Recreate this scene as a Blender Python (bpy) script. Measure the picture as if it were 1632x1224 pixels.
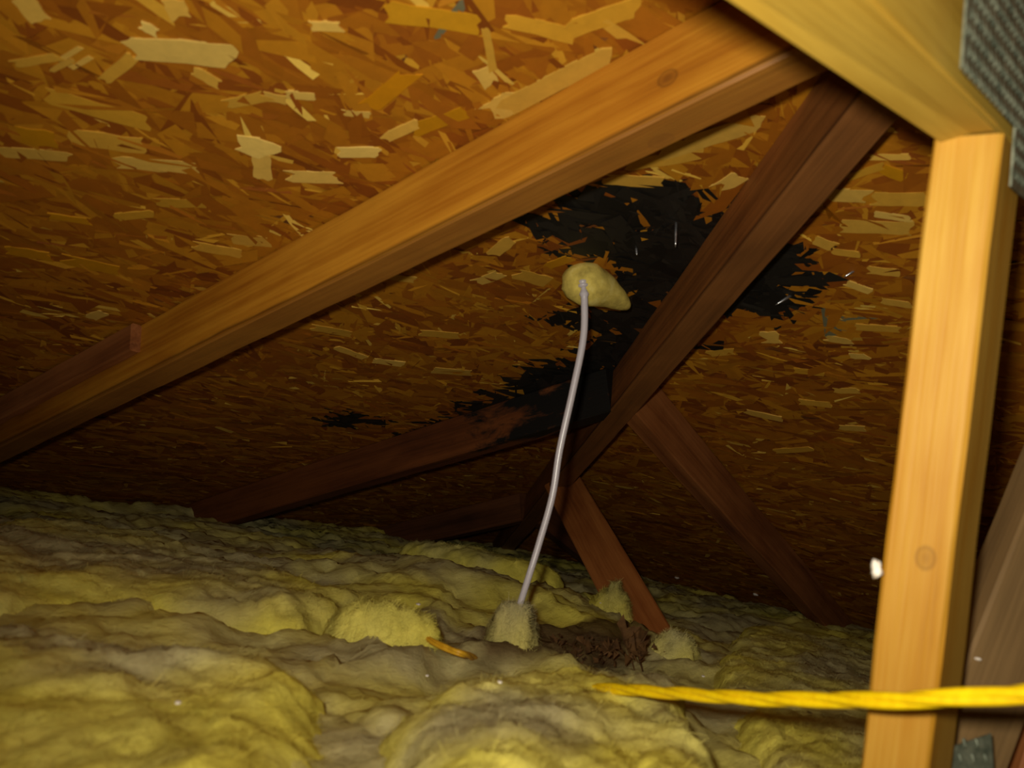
import bpy, bmesh, math, random
import numpy as np
from mathutils import Vector, Matrix

for o in list(bpy.data.objects):
    bpy.data.objects.remove(o, do_unlink=True)
scene = bpy.context.scene
COL = scene.collection
rng = np.random.default_rng(11)
random.seed(5)

# ------------------------------------------------------------------ camera
cam_d = bpy.data.cameras.new('camera')
cam = bpy.data.objects.new('camera', cam_d)
COL.objects.link(cam)
scene.camera = cam
cam_d.sensor_width = 36.0
cam_d.lens = 36.0 * 1400.0 / 1632.0
cam_d.clip_start = 0.01
cam_d.dof.use_dof = True
cam_d.dof.focus_distance = 1.5
cam_d.dof.aperture_fstop = 36.0 * 1400 / 1632 / 3.6
RIGHT = Vector((0.6226, -0.7622, 0.1767))
DOWN = Vector((0.2081, -0.0567, -0.9765))
FWD = Vector((0.7543, 0.6449, 0.1232))
CAM = Vector((-1.535, -1.143, 0.3275))
cam.matrix_world = Matrix.Translation(CAM) @ Matrix((
    (RIGHT.x, -DOWN.x, -FWD.x), (RIGHT.y, -DOWN.y, -FWD.y), (RIGHT.z, -DOWN.z, -FWD.z))).to_4x4()

# ------------------------------------------------------------------ world and light
world = bpy.data.worlds.new('dark_attic')
scene.world = world
world.use_nodes = True
world.node_tree.nodes['Background'].inputs[0].default_value = (0.9, 0.7, 0.45, 1)
world.node_tree.nodes['Background'].inputs[1].default_value = 0.003

# the hand-held torch that lights the attic, a few centimetres from the lens
ld = bpy.data.lights.new('torch_beam', 'SPOT')
ld.energy = 23.0
ld.color = (1.0, 0.93, 0.76)
ld.spot_size = math.radians(114)
ld.spot_blend = 1.0
ld.shadow_soft_size = 0.012
lamp = bpy.data.objects.new('torch_beam', ld)
COL.objects.link(lamp)
lamp.location = CAM - RIGHT * 0.03 - DOWN * 0.035 - FWD * 0.02
aim = FWD + RIGHT * 0.20 - DOWN * 0.14
lamp.rotation_euler = aim.to_track_quat('-Z', 'Y').to_euler()

scene.view_settings.view_transform = 'Standard'
scene.view_settings.look = 'None'
scene.view_settings.gamma = 1.0
scene.view_settings.use_curve_mapping = False
scene.view_settings.exposure = 0.0

# ------------------------------------------------------------------ helpers
P = 0.342                      # roof pitch: both roof planes fall towards the outside corner
Z0 = 0.42                      # height of the roof planes at x = 0 / y = 0
K = math.sqrt(1 + P * P)
EAVE = 0.90


def s2l(c):
    return tuple(((v / 255.0 + 0.055) / 1.055) ** 2.4 if v > 10 else v / 255.0 / 12.92 for v in c)


def tag(o, label=None, cat=None, group=None, kind=None):
    if label: o['label'] = label
    if cat: o['category'] = cat
    if group: o['group'] = group
    if kind: o['kind'] = kind
    return o


def mesh_obj(name, verts, faces, mat=None, parent=None, smooth=False):
    me = bpy.data.meshes.new(name)
    me.from_pydata([tuple(map(float, v)) for v in verts], [], faces)
    me.update()
    if smooth:
        me.polygons.foreach_set('use_smooth', [True] * len(me.polygons))
    if mat: me.materials.append(mat)
    o = bpy.data.objects.new(name, me)
    COL.objects.link(o)
    if parent:
        o.parent = parent
        o.matrix_parent_inverse = parent.matrix_world.inverted()
    return o


def hash2(ix, iy, seed):
    n = (ix * 374761393 + iy * 668265263 + seed * 974634777) & 0xFFFFFFFF
    n = ((n ^ (n >> 13)) * 1274126177) & 0xFFFFFFFF
    n = n ^ (n >> 16)
    return (n & 0xFFFF) / 65535.0


def vnoise(x, y, seed=0):
    x = np.asarray(x, float); y = np.asarray(y, float)
    ix = np.floor(x).astype(np.int64); iy = np.floor(y).astype(np.int64)
    fx = x - ix; fy = y - iy
    fx = fx * fx * fx * (fx * (fx * 6 - 15) + 10); fy = fy * fy * fy * (fy * (fy * 6 - 15) + 10)
    a = hash2(ix, iy, seed); b = hash2(ix + 1, iy, seed)
    c = hash2(ix, iy + 1, seed); d = hash2(ix + 1, iy + 1, seed)
    return (a * (1 - fx) + b * fx) * (1 - fy) + (c * (1 - fx) + d * fx) * fy


def fbm(x, y, seed=0, oct=4, gain=0.5):
    t = 0; a = 1.0; s = 0.0
    for i in range(oct):
        t = t + a * (vnoise(x * 2 ** i + 17.3 * i, y * 2 ** i - 9.1 * i, seed + i) - 0.5)
        s += a; a *= gain
    return t / s * 2


def inside(px, py, poly):
    r = np.zeros(px.shape, bool)
    n = len(poly)
    for i in range(n):
        x1, y1 = poly[i]; x2, y2 = poly[(i + 1) % n]
        c = (y1 > py) != (y2 > py)
        xx = (x2 - x1) * (py - y1) / ((y2 - y1) if y2 != y1 else 1e-9) + x1
        r ^= c & (px < xx)
    return r


def sdist(px, py, poly):
    d = np.full(px.shape, 1e9)
    n = len(poly)
    for i in range(n):
        x1, y1 = poly[i]; x2, y2 = poly[(i + 1) % n]
        ex, ey = x2 - x1, y2 - y1
        t = np.clip(((px - x1) * ex + (py - y1) * ey) / (ex * ex + ey * ey + 1e-12), 0, 1)
        d = np.minimum(d, np.hypot(px - x1 - t * ex, py - y1 - t * ey))
    return np.where(inside(px, py, poly), d, -d)


# ------------------------------------------------------------------ materials
def new_mat(name, rough=0.7, spec=0.3):
    m = bpy.data.materials.new(name)
    m.use_nodes = True
    nt = m.node_tree
    b = nt.nodes['Principled BSDF']
    b.inputs['Roughness'].default_value = rough
    b.inputs['Specular IOR Level'].default_value = spec
    return m, nt, b


def node(nt, kind, **kw):
    n = nt.nodes.new(kind)
    for k, v in kw.items():
        setattr(n, k, v)
    return n


def math_n(nt, op, a, b=None, c=None, clamp=False):
    n = nt.nodes.new('ShaderNodeMath'); n.operation = op; n.use_clamp = clamp
    for i, v in enumerate((a, b, c)):
        if v is None: continue
        if isinstance(v, (int, float)): n.inputs[i].default_value = v
        else: nt.links.new(v, n.inputs[i])
    return n.outputs[0]


def mix_n(nt, fac, a, b):
    n = nt.nodes.new('ShaderNodeMix'); n.data_type = 'RGBA'
    for s, v in ((n.inputs[0], fac), (n.inputs[6], a), (n.inputs[7], b)):
        if isinstance(v, (int, float)): s.default_value = v
        elif isinstance(v, tuple): s.default_value = (*v, 1) if len(v) == 3 else v
        else: nt.links.new(v, s)
    return n.outputs[2]


def ramp_n(nt, fac, stops):
    n = nt.nodes.new('ShaderNodeValToRGB')
    els = n.color_ramp.elements
    while len(els) > 1: els.remove(els[-1])
    for i, (p, c) in enumerate(stops):
        e = els[0] if i == 0 else els.new(p)
        e.position = p; e.color = (*c, 1)
    nt.links.new(fac, n.inputs[0])
    return n.outputs[0]


def noise_n(nt, vec, scale, detail=4, rough=0.55, dist=0.0):
    n = node(nt, 'ShaderNodeTexNoise')
    n.inputs['Scale'].default_value = scale; n.inputs['Detail'].default_value = detail
    n.inputs['Roughness'].default_value = rough; n.inputs['Distortion'].default_value = dist
    nt.links.new(vec, n.inputs['Vector'])
    return n.outputs['Fac']


def wood(name, dark, mid, light, knots=(), mold=None, dust=None, rough=0.6, spec=0.3, seed=0.0, grain=1.0, edge=None):
    """sawn softwood; grain runs along the timber's own X axis.  knots: (x, y, z, radius)."""
    m, nt, b = new_mat(name, rough, spec)
    tc = node(nt, 'ShaderNodeTexCoord')
    mp = node(nt, 'ShaderNodeMapping')
    mp.inputs['Location'].default_value = (seed, seed * 1.7, seed * 0.3)
    mp.inputs['Scale'].default_value = (1.6, 22, 22)
    nt.links.new(tc.outputs['Object'], mp.inputs[0])
    n1 = noise_n(nt, mp.outputs[0], 1.6 * grain, 5, 0.6, 0.6)
    mp2 = node(nt, 'ShaderNodeMapping')
    mp2.inputs['Location'].default_value = (seed * 2, seed, 0)
    mp2.inputs['Scale'].default_value = (3, 160, 160)
    nt.links.new(tc.outputs['Object'], mp2.inputs[0])
    n2 = noise_n(nt, mp2.outputs[0], 1.5 * grain, 3, 0.6)
    mp3 = node(nt, 'ShaderNodeMapping')
    mp3.inputs['Location'].default_value = (seed * 5, 3, seed)
    mp3.inputs['Scale'].default_value = (1, 2.4, 2.4)
    nt.links.new(tc.outputs['Object'], mp3.inputs[0])
    n3 = noise_n(nt, mp3.outputs[0], 5, 3, 0.6)
    f = math_n(nt, 'ADD', math_n(nt, 'MULTIPLY', n1, 0.7), math_n(nt, 'MULTIPLY', n2, 0.3))
    f = math_n(nt, 'ADD', f, math_n(nt, 'MULTIPLY', math_n(nt, 'SUBTRACT', n3, 0.4), 0.5))
    col = ramp_n(nt, f, [(0.28, dark), (0.46, mid), (0.68, light)])
    for (kx, ky, kz, kr) in knots:
        vm = node(nt, 'ShaderNodeVectorMath', operation='SUBTRACT')
        nt.links.new(tc.outputs['Object'], vm.inputs[0]); vm.inputs[1].default_value = (kx, ky, kz)
        vs = node(nt, 'ShaderNodeVectorMath', operation='MULTIPLY')
        nt.links.new(vm.outputs[0], vs.inputs[0]); vs.inputs[1].default_value = (0.8 / kr, 1 / kr, 1 / kr)
        ln = node(nt, 'ShaderNodeVectorMath', operation='LENGTH'); nt.links.new(vs.outputs[0], ln.inputs[0])
        wob = math_n(nt, 'ADD', ln.outputs['Value'], math_n(nt, 'MULTIPLY', math_n(nt, 'SUBTRACT', n3, 0.5), 0.5))
        disk = math_n(nt, 'SUBTRACT', 1.25, wob, clamp=True)
        ring = math_n(nt, 'SUBTRACT', 1.0, math_n(nt, 'MULTIPLY', math_n(nt, 'ABSOLUTE', math_n(nt, 'SUBTRACT', wob, 1.0)), 4.0), clamp=True)
        col = mix_n(nt, math_n(nt, 'MULTIPLY', disk, 0.55, clamp=True), col, tuple(v * 0.7 for v in dark))
        col = mix_n(nt, math_n(nt, 'MULTIPLY', ring, 0.4), col, tuple(v * 0.4 for v in dark))
    if edge:        # the narrow underside below the arris takes another colour: (colour, height of its arris, strength)
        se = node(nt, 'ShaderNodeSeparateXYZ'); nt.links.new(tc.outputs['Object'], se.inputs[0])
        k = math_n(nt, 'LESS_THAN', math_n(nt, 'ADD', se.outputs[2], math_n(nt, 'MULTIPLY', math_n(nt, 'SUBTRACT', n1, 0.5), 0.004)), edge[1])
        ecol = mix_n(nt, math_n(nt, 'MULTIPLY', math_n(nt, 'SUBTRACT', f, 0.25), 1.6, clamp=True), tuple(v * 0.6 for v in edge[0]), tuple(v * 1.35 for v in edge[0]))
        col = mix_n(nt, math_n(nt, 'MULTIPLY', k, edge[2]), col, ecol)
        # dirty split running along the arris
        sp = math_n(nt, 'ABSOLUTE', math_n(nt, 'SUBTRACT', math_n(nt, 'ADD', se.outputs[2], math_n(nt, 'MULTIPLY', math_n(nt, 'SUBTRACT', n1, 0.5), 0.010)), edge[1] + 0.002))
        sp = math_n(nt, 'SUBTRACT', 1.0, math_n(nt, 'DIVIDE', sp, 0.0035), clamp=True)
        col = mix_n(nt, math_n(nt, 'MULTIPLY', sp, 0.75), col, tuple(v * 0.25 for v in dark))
    if dust:
        nd = noise_n(nt, tc.outputs['Object'], 14, 5, 0.65)
        col = mix_n(nt, math_n(nt, 'MULTIPLY', math_n(nt, 'SUBTRACT', nd, 0.42), dust[1], clamp=True), col, dust[0])
    if mold:
        sx = node(nt, 'ShaderNodeSeparateXYZ'); nt.links.new(tc.outputs['Object'], sx.inputs[0])
        mpm = node(nt, 'ShaderNodeMapping'); mpm.inputs['Scale'].default_value = (10, 26, 26)
        nt.links.new(tc.outputs['Object'], mpm.inputs[0])
        nm = noise_n(nt, mpm.outputs[0], 1.2, 5, 0.65, 0.4)
        for (x0, x1, amt) in mold:
            c = (x0 + x1) / 2; h = (x1 - x0) / 2
            d = math_n(nt, 'DIVIDE', math_n(nt, 'ABSOLUTE', math_n(nt, 'SUBTRACT', sx.outputs[0], c)), h)
            k = math_n(nt, 'SUBTRACT', math_n(nt, 'ADD', math_n(nt, 'MULTIPLY', nm, 1.6), amt), d)
            k = math_n(nt, 'MULTIPLY', math_n(nt, 'SUBTRACT', k, 0.45), 4.0, clamp=True)
            col = mix_n(nt, k, col, (0.006, 0.005, 0.004))
    nt.links.new(col, b.inputs['Base Color'])
    bp = node(nt, 'ShaderNodeBump'); bp.inputs['Strength'].default_value = 0.25; bp.inputs['Distance'].default_value = 0.002
    nt.links.new(n2, bp.inputs['Height']); nt.links.new(bp.outputs[0], b.inputs['Normal'])
    return m


def attr_mat(name, rough, spec, fine=0.0):
    """colour comes from the piece's own 'tone' attribute, with fibre variation on top"""
    m, nt, b = new_mat(name, rough, spec)
    a = node(nt, 'ShaderNodeAttribute', attribute_name='tone')
    col = a.outputs['Color']
    if fine:
        tc = node(nt, 'ShaderNodeTexCoord')
        n = noise_n(nt, tc.outputs['Object'], 60, 5, 0.7)
        v = math_n(nt, 'ADD', math_n(nt, 'MULTIPLY', math_n(nt, 'SUBTRACT', n, 0.5), fine), 1.0)
        h = node(nt, 'ShaderNodeVectorMath', operation='SCALE')
        nt.links.new(col, h.inputs[0]); nt.links.new(v, h.inputs['Scale'])
        col = h.outputs[0]
    nt.links.new(col, b.inputs['Base Color'])
    return m


def set_tone(o, cols, domain='POINT'):
    a = o.data.color_attributes.new('tone', 'FLOAT_COLOR', domain)
    arr = np.ones((len(cols), 4)); arr[:, :3] = cols
    a.data.foreach_set('color', arr.astype(np.float32).ravel())


M_OSB = attr_mat('osb_strands', 0.62, 0.35, 0.5)
ORANGE = dict(dark=s2l((104, 54, 10)), mid=s2l((160, 98, 16)), light=s2l((190, 130, 34)))
BROWN = dict(dark=s2l((84, 42, 20)), mid=s2l((128, 74, 36)), light=s2l((160, 100, 54)))
PALE = dict(dark=s2l((148, 98, 18)), mid=s2l((172, 120, 28)), light=s2l((190, 146, 56)))
GREYW = dict(dark=s2l((74, 56, 32)), mid=s2l((106, 82, 50)), light=s2l((130, 102, 64)))


# ------------------------------------------------------------------ roof sheathing (two planes meeting at the hip)
def plane_pt(side, u, v, off=0.0):
    """side L: u = x, v = y (falls to +y); side R: u = y, v = x (falls to +x).  off = distance below the boards"""
    z = Z0 - P * v
    if side == 'L':
        return (u, v - off * P / K, z - off / K)
    return (v - off * P / K, u, z - off / K)


UMIN = -2.5


def sheathing(side, name, label):
    t = 0.012
    vs = [plane_pt(side, UMIN, UMIN), plane_pt(side, EAVE, EAVE), plane_pt(side, UMIN, EAVE)]
    vs += [(x, y, z + t) for x, y, z in vs]
    fs = [(0, 1, 2), (5, 4, 3), (0, 3, 4, 1), (1, 4, 5, 2), (2, 5, 3, 0)]
    m, nt, b = new_mat('osb_core_' + side, 0.75, 0.2)
    tc = node(nt, 'ShaderNodeTexCoord')
    col = ramp_n(nt, noise_n(nt, tc.outputs['Object'], 40, 4), [(0.3, s2l((92, 50, 18))), (0.7, s2l((140, 84, 32)))])
    nt.links.new(col, b.inputs['Base Color'])
    o = mesh_obj(name, vs, fs, m)
    return tag(o, label, kind='structure')


roof_l = sheathing('L', 'ceiling_left', 'orange strand-board roof slope on the left with pale wood flakes and black mould')
roof_r = sheathing('R', 'ceiling_right', 'strand-board roof slope to the right of the diagonal hip rafter')

MOLD_L = [
    [(-0.866, -0.569), (-0.878, -0.595), (-0.853, -0.633), (-0.840, -0.660), (-0.808, -0.714), (-0.781, -0.709), (-0.776, -0.674), (-0.751, -0.710), (-0.738, -0.728), (-0.735, -0.759), (-0.473, -0.583), (-0.227, -0.310), (-0.410, -0.291), (-0.377, -0.181), (-0.483, -0.340), (-0.525, -0.430), (-0.601, -0.419), (-0.645, -0.395), (-0.666, -0.444), (-0.601, -0.477), (-0.612, -0.513), (-0.731, -0.550), (-0.770, -0.520), (-0.808, -0.531), (-0.823, -0.555)],
    [(-0.417, 0.056), (-0.447, -0.089), (-0.499, -0.294), (-0.507, -0.445), (-0.421, -0.452), (-0.333, -0.312), (-0.364, -0.210), (-0.363, -0.074), (-0.348, 0.058)],
    [(-0.594, 0.070), (-0.600, 0.020), (-0.538, -0.003), (-0.490, 0.027), (-0.518, 0.078)],
]
MOLD_R = [
    [(-0.707, -0.674), (-0.684, -0.762), (-0.643, -0.772), (-0.605, -0.785), (-0.589, -0.751), (-0.535, -0.713), (-0.524, -0.679), (-0.541, -0.643), (-0.560, -0.626), (-0.442, -0.506), (-0.387, -0.424), (-0.437, -0.418), (-0.624, -0.594)],
]
INK_L = [((-1.1164, -0.6935, 0.6572), 0.009), ((-1.2956, -0.5540, 0.6095), 0.008)]
INK_R = [((-0.5412, -0.7622, 0.6051), 0.011)]


def strand_poly(l, w, skew, r):
    """outline of one flake, six corners"""
    a, b = l / 2, w / 2
    k = skew * w
    return [(-a - k * 0.5, -b * r[0]), (0.2 * a * skew, -b * 0.96), (a - k * 0.5, -b * r[1]), (a + k * 0.5, b * r[2]), (-0.2 * a * skew, b * 0.98), (-a + k * 0.5, b * r[3])]


PALETTE = np.array([s2l(c) for c in ((106, 51, 5), (132, 69, 6), (152, 90, 8), (172, 113, 15), (194, 142, 36), (218, 180, 78))])


def strands(side, parent, count, molds, inks, seed):
    r = np.random.default_rng(seed)
    span = EAVE - UMIN
    u = UMIN + r.random(count * 2) * span; v = UMIN + r.random(count * 2) * span
    keep = v > u + 0.01
    # leave out the part behind the camera
    keep &= (u + v) > -3.4
    u, v = u[keep], v[keep]
    n = len(u)
    big = r.random(n)
    ln = np.where(big < 0.5, r.uniform(0.05, 0.11, n), r.uniform(0.018, 0.055, n))
    wd = np.where(big < 0.5, r.uniform(0.014, 0.032, n), r.uniform(0.004, 0.012, n))
    ang = r.normal(0, 0.42, n)
    ang = np.where(r.random(n) < 0.14, r.uniform(-1.6, 1.6, n), ang)
    order = np.where(big < 0.5, r.random(n) * 0.9, r.random(n))
    q = np.clip(r.beta(3.0, 3.2, n) * 0.85, 0, 0.999)
    lite = r.random(n)
    q = np.where((big >= 0.5) & (lite < 0.16), r.uniform(0.68, 0.999, n), q)
    q = np.where((big < 0.5) & (lite < 0.9), np.minimum(q, 0.62), q)
    t = q * (len(PALETTE) - 1)
    i0 = np.floor(t).astype(int); f = (t - i0)[:, None]
    col = PALETTE[i0] * (1 - f) + PALETTE[np.minimum(i0 + 1, len(PALETTE) - 1)] * f
    x, y = (u, v) if side == 'L' else (v, u)
    jx = x + 0.02 * fbm(x * 14, y * 14, 3) + r.normal(0, 0.005, n)
    jy = y + 0.02 * fbm(x * 14, y * 14, 8) + r.normal(0, 0.005, n)
    md = np.zeros(n, bool)
    for poly in molds:
        md |= inside(jx, jy, poly)
    md &= r.random(n) < 0.965
    black = np.array([0.0075, 0.006, 0.0045])
    col[md] = black * r.uniform(0.4, 2.2, (md.sum(), 1))
    for (c, rad) in inks:
        k = np.hypot(jx - c[0], jy - c[1]) < rad * 1.2
        k &= r.random(n) < 0.6
        col[k] = np.array(s2l((104, 100, 74)))
    verts = np.zeros((n, 6, 3)); tilt = r.normal(0, 0.0006, (n, 2))
    base = 0.0003 + order * 0.0018
    for i in range(n):
        pts = strand_poly(ln[i], wd[i], r.uniform(-1, 1), r.uniform(0.55, 1.05, 4))
        ca, sa = math.cos(ang[i]), math.sin(ang[i])
        for k, (a, b) in enumerate(pts):
            du = a * ca - b * sa; dv = (a * sa + b * ca) / K
            off = max(0.0001, base[i] + tilt[i, 0] * a / ln[i] * 2 + tilt[i, 1] * b / wd[i] * 2)
            verts[i, k] = plane_pt(side, u[i] + du, v[i] + dv, off)
    # winding: normals point into the attic
    order6 = (0, 1, 2, 3, 4, 5) if side == 'R' else (5, 4, 3, 2, 1, 0)
    me = bpy.data.meshes.new('wood_strands')
    me.vertices.add(n * 6); me.vertices.foreach_set('co', verts.astype(np.float32).ravel())
    loops = (np.arange(n)[:, None] * 6 + np.array(order6)[None]).ravel()
    me.loops.add(n * 6); me.loops.foreach_set('vertex_index', loops.astype(np.int32))
    me.polygons.add(n); me.polygons.foreach_set('loop_start', (np.arange(n) * 6).astype(np.int32))
    me.update(calc_edges=True)
    me.materials.append(M_OSB)
    o = bpy.data.objects.new('wood_strands', me); COL.objects.link(o)
    o.parent = parent
    set_tone(o, np.repeat(col, 6, axis=0))
    o['kind'] = 'stuff'
    return o


strands('L', roof_l, 42000, MOLD_L, INK_L, 21)
strands('R', roof_r, 42000, MOLD_R, INK_R, 22)

# the big pale flakes that can be picked out one by one: (x, y, length, width, turn, tone 0..1)
def flake(side, parent, spec, tone):
    x, y, l, w, a = spec
    u, v = (x, y) if side == 'L' else (y, x)
    r = [random.uniform(0.75, 1.05) for _ in range(4)]
    e1, e2 = random.uniform(-0.8, 0.8) * w, random.uniform(-0.8, 0.8) * w
    pts = []
    NE = 5
    for k in range(NE): pts.append((-l / 2 + l * k / (NE - 1) * 0.98 + (e1 if k == 0 else 0) * 0.5, -w / 2 * random.uniform(0.82, 1.05)))
    for k in range(1, 4): pts.append((l / 2 - e2 * (k / 4 - 0.5) + random.uniform(-0.12, 0.12) * w, -w / 2 + w * k / 4))
    for k in range(NE): pts.append((l / 2 - l * k / (NE - 1) * 0.98 + (e2 if k == 0 else 0) * -0.5, w / 2 * random.uniform(0.82, 1.05)))
    for k in range(1, 4): pts.append((-l / 2 - e1 * (k / 4 - 0.5) * 1.0 + random.uniform(-0.12, 0.12) * w, w / 2 - w * k / 4))
    NP = len(pts)
    ca, sa = math.cos(a), math.sin(a)
    top, bot = [], []
    lift = random.uniform(0.0026, 0.0032)
    for (p, q) in pts:
        du = p * ca - q * sa; dv = (p * sa + q * ca) / K
        top.append(plane_pt(side, u + du, v + dv, lift)); bot.append(plane_pt(side, u + du, v + dv, 0.0))
    vs = top + bot
    o6 = list(range(NP)) if side == 'R' else list(range(NP - 1, -1, -1))
    fs = [tuple(o6)] + [(i, (i + 1) % NP, NP + (i + 1) % NP, NP + i) for i in range(NP)]
    o = mesh_obj('wood_flake', vs, fs, M_OSB, parent)
    c = np.array(PALETTE[4]) * (1 - tone) + np.array(s2l((230, 196, 104))) * tone
    set_tone(o, np.repeat(c[None] * random.uniform(0.8, 1.0), 2 * NP, axis=0))
    return o


FLAKES_L = [
    ((-1.2511, -0.5328, 0.0740, 0.0260, -0.666), 0.7), ((-1.2593, -0.4348, 0.0707, 0.0203, -0.307), 0.0), ((-1.2348, -0.4021, 0.0566, 0.0242, -0.518), 0.1), ((-1.2696, -0.3457, 0.0595, 0.0152, -0.644), 0.3),
    ((-1.1886, -0.3985, 0.0688, 0.0200, -0.609), 0.4), ((-1.1427, -0.4764, 0.0317, 0.0266, -0.165), 0.9), ((-1.1233, -0.4564, 0.0396, 0.0174, 0.889), 0.5), ((-1.0771, -0.5289, 0.0350, 0.0152, -0.778), 0.9),
    ((-1.0793, -0.4742, 0.0405, 0.0208, -0.707), 0.6), ((-1.3424, -0.5005, 0.0206, 0.0155, 0.583), 0.4), ((-1.2810, -0.5376, 0.0108, 0.0088, 0.030), 0.9), ((-1.2741, -0.4874, 0.0392, 0.0104, -1.547), 0.1),
    ((-1.3052, -0.4801, 0.0200, 0.0043, -1.391), 0.4), ((-1.2956, -0.4749, 0.0216, 0.0044, -1.398), 0.4), ((-1.3035, -0.4636, 0.0238, 0.0045, -1.365), 0.2), ((-1.3180, -0.4567, 0.0339, 0.0083, -1.042), 0.1),
    ((-1.2781, -0.5658, 0.0165, 0.0159, 0.766), 0.3), ((-1.1976, -0.6223, 0.0202, 0.0094, -0.756), 0.5), ((-1.1874, -0.5213, 0.0316, 0.0129, -1.104), 0.1), ((-1.1613, -0.5527, 0.0212, 0.0094, -0.652), 0.6),
    ((-1.1745, -0.5368, 0.0172, 0.0111, -0.505), 0.3), ((-1.2241, -0.5215, 0.0213, 0.0110, 0.047), 0.2), ((-1.1146, -0.5660, 0.0204, 0.0083, -0.645), 0.5), ((-1.1176, -0.6040, 0.0506, 0.0181, -1.692), -0.3),
    ((-1.0759, -0.6668, 0.0199, 0.0157, 0.346), 0.5), ((-1.0977, -0.6873, 0.0482, 0.0067, 0.579), 0.1), ((-1.0597, -0.6044, 0.0514, 0.0176, -1.330), -0.2), ((-1.0366, -0.6548, 0.0234, 0.0282, -1.573), 0.4),
    ((-1.0310, -0.6998, 0.1017, 0.0236, -1.507), 0.2), ((-1.0654, -0.7639, 0.0544, 0.0196, -1.305), 0.0), ((-1.1509, -0.6795, 0.0678, 0.0209, -0.615), -0.1), ((-1.0898, -0.7267, 0.0547, 0.0158, -0.486), 0.0),
    ((-1.0508, -0.3453, 0.0340, 0.0214, -0.563), 0.2), ((-1.0621, -0.3092, 0.0442, 0.0192, -0.359), 0.1), ((-1.0720, -0.0894, 0.0265, 0.0175, -1.376), 0.5), ((-1.1361, -0.1997, 0.0485, 0.0236, -0.225), -0.2),
    ((-0.8695, -0.7525, 0.0906, 0.0267, -1.314), 0.3), ((-0.8684, -0.7089, 0.0692, 0.0217, -1.090), 0.1), ((-0.8571, -0.6700, 0.0589, 0.0192, -0.652), 0.2), ((-0.7857, -0.7355, 0.0200, 0.0243, -1.781), 0.5),
    ((-0.8482, -0.5057, 0.0401, 0.0198, -1.902), 0.2), ((-0.8755, -0.3847, 0.0348, 0.0154, -0.433), 0.2), ((-0.8330, -0.2236, 0.0520, 0.0192, -0.277), 0.1), ((-0.7191, -0.3022, 0.0526, 0.0210, -0.532), 0.1),
    ((-0.7993, -0.4498, 0.0336, 0.0205, -1.469), 0.4), ((-0.6975, -0.1895, 0.0452, 0.0207, -0.322), 0.5), ((-0.5975, -0.2188, 0.0600, 0.0233, -0.490), 0.3), ((-0.7630, -0.1832, 0.0580, 0.0140, 0.077), 0.3),
    ((-0.7602, -0.4832, 0.0460, 0.0247, -0.249), 0.1), ((-0.7709, -0.5253, 0.0315, 0.0174, -1.479), -0.2), ((-1.0729, -0.5745, 0.0368, 0.0123, -1.442), 0.3), ((-1.1956, -0.1837, 0.0389, 0.0201, -0.312), -0.2),
    ((-1.1396, -0.3610, 0.0392, 0.0159, -0.694), 0.0), ((-1.1586, -0.3140, 0.0367, 0.0131, -0.961), 0.0), ((-1.1989, -0.2702, 0.0319, 0.0124, -0.446), -0.2), ((-1.2766, -0.3709, 0.0271, 0.0240, -0.514), -0.2),
]
FLAKES_R = [
    ((-0.7301, -0.8326, 0.0337, 0.0203, 2.933), 0.4), ((-0.7193, -0.8809, 0.0496, 0.0196, 3.019), 0.1), ((-0.6827, -0.8474, 0.0661, 0.0217, 2.989), 0.2), ((-0.6964, -0.8663, 0.0340, 0.0095, 2.803), 0.6),
    ((-0.7733, -0.8828, 0.0327, 0.0081, 2.981), 0.3), ((-0.7589, -0.8569, 0.0367, 0.0092, -2.847), 0.0), ((-0.7539, -0.8808, 0.0224, 0.0144, 2.458), -0.2), ((-0.6623, -0.7888, 0.0220, 0.0171, 2.471), 0.2),
    ((-0.6458, -0.8070, 0.0289, 0.0111, 2.834), 0.1), ((-0.7127, -0.8139, 0.0090, 0.0547, -3.045), -0.5), ((-0.5874, -0.8039, 0.0270, 0.0118, 2.476), 0.5), ((-0.6133, -0.8372, 0.0310, 0.0136, 2.909), 0.2),
    ((-0.4870, -0.6651, 0.0224, 0.0264, -3.103), 0.4), ((-0.4836, -0.7526, 0.0291, 0.0150, 2.842), 0.4), ((-0.5109, -0.8044, 0.0488, 0.0134, 3.068), 0.1), ((-0.4087, -0.6888, 0.0383, 0.0152, 3.062), 0.0),
    ((-0.2787, -0.5781, 0.0557, 0.0179, 2.855), 0.3), ((-0.1732, -0.5861, 0.0744, 0.0156, -2.801), 0.1), ((-0.2632, -0.7056, 0.0364, 0.0155, -3.067), 0.3), ((-0.4504, -0.7661, 0.0228, 0.0135, 3.106), 0.5),
    ((-0.5587, -0.8368, 0.0320, 0.0124, 2.870), 0.2), ((-0.4465, -0.5772, 0.0419, 0.0150, -2.946), 0.1), ((-0.3271, -0.6711, 0.0439, 0.0171, 3.069), 0.1), ((-0.3662, -0.7264, 0.0347, 0.0148, -3.024), 0.2),
]
for sp, tn in FLAKES_L: flake('L', roof_l, sp, tn)
for sp, tn in FLAKES_R: flake('R', roof_r, sp, tn)

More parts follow.
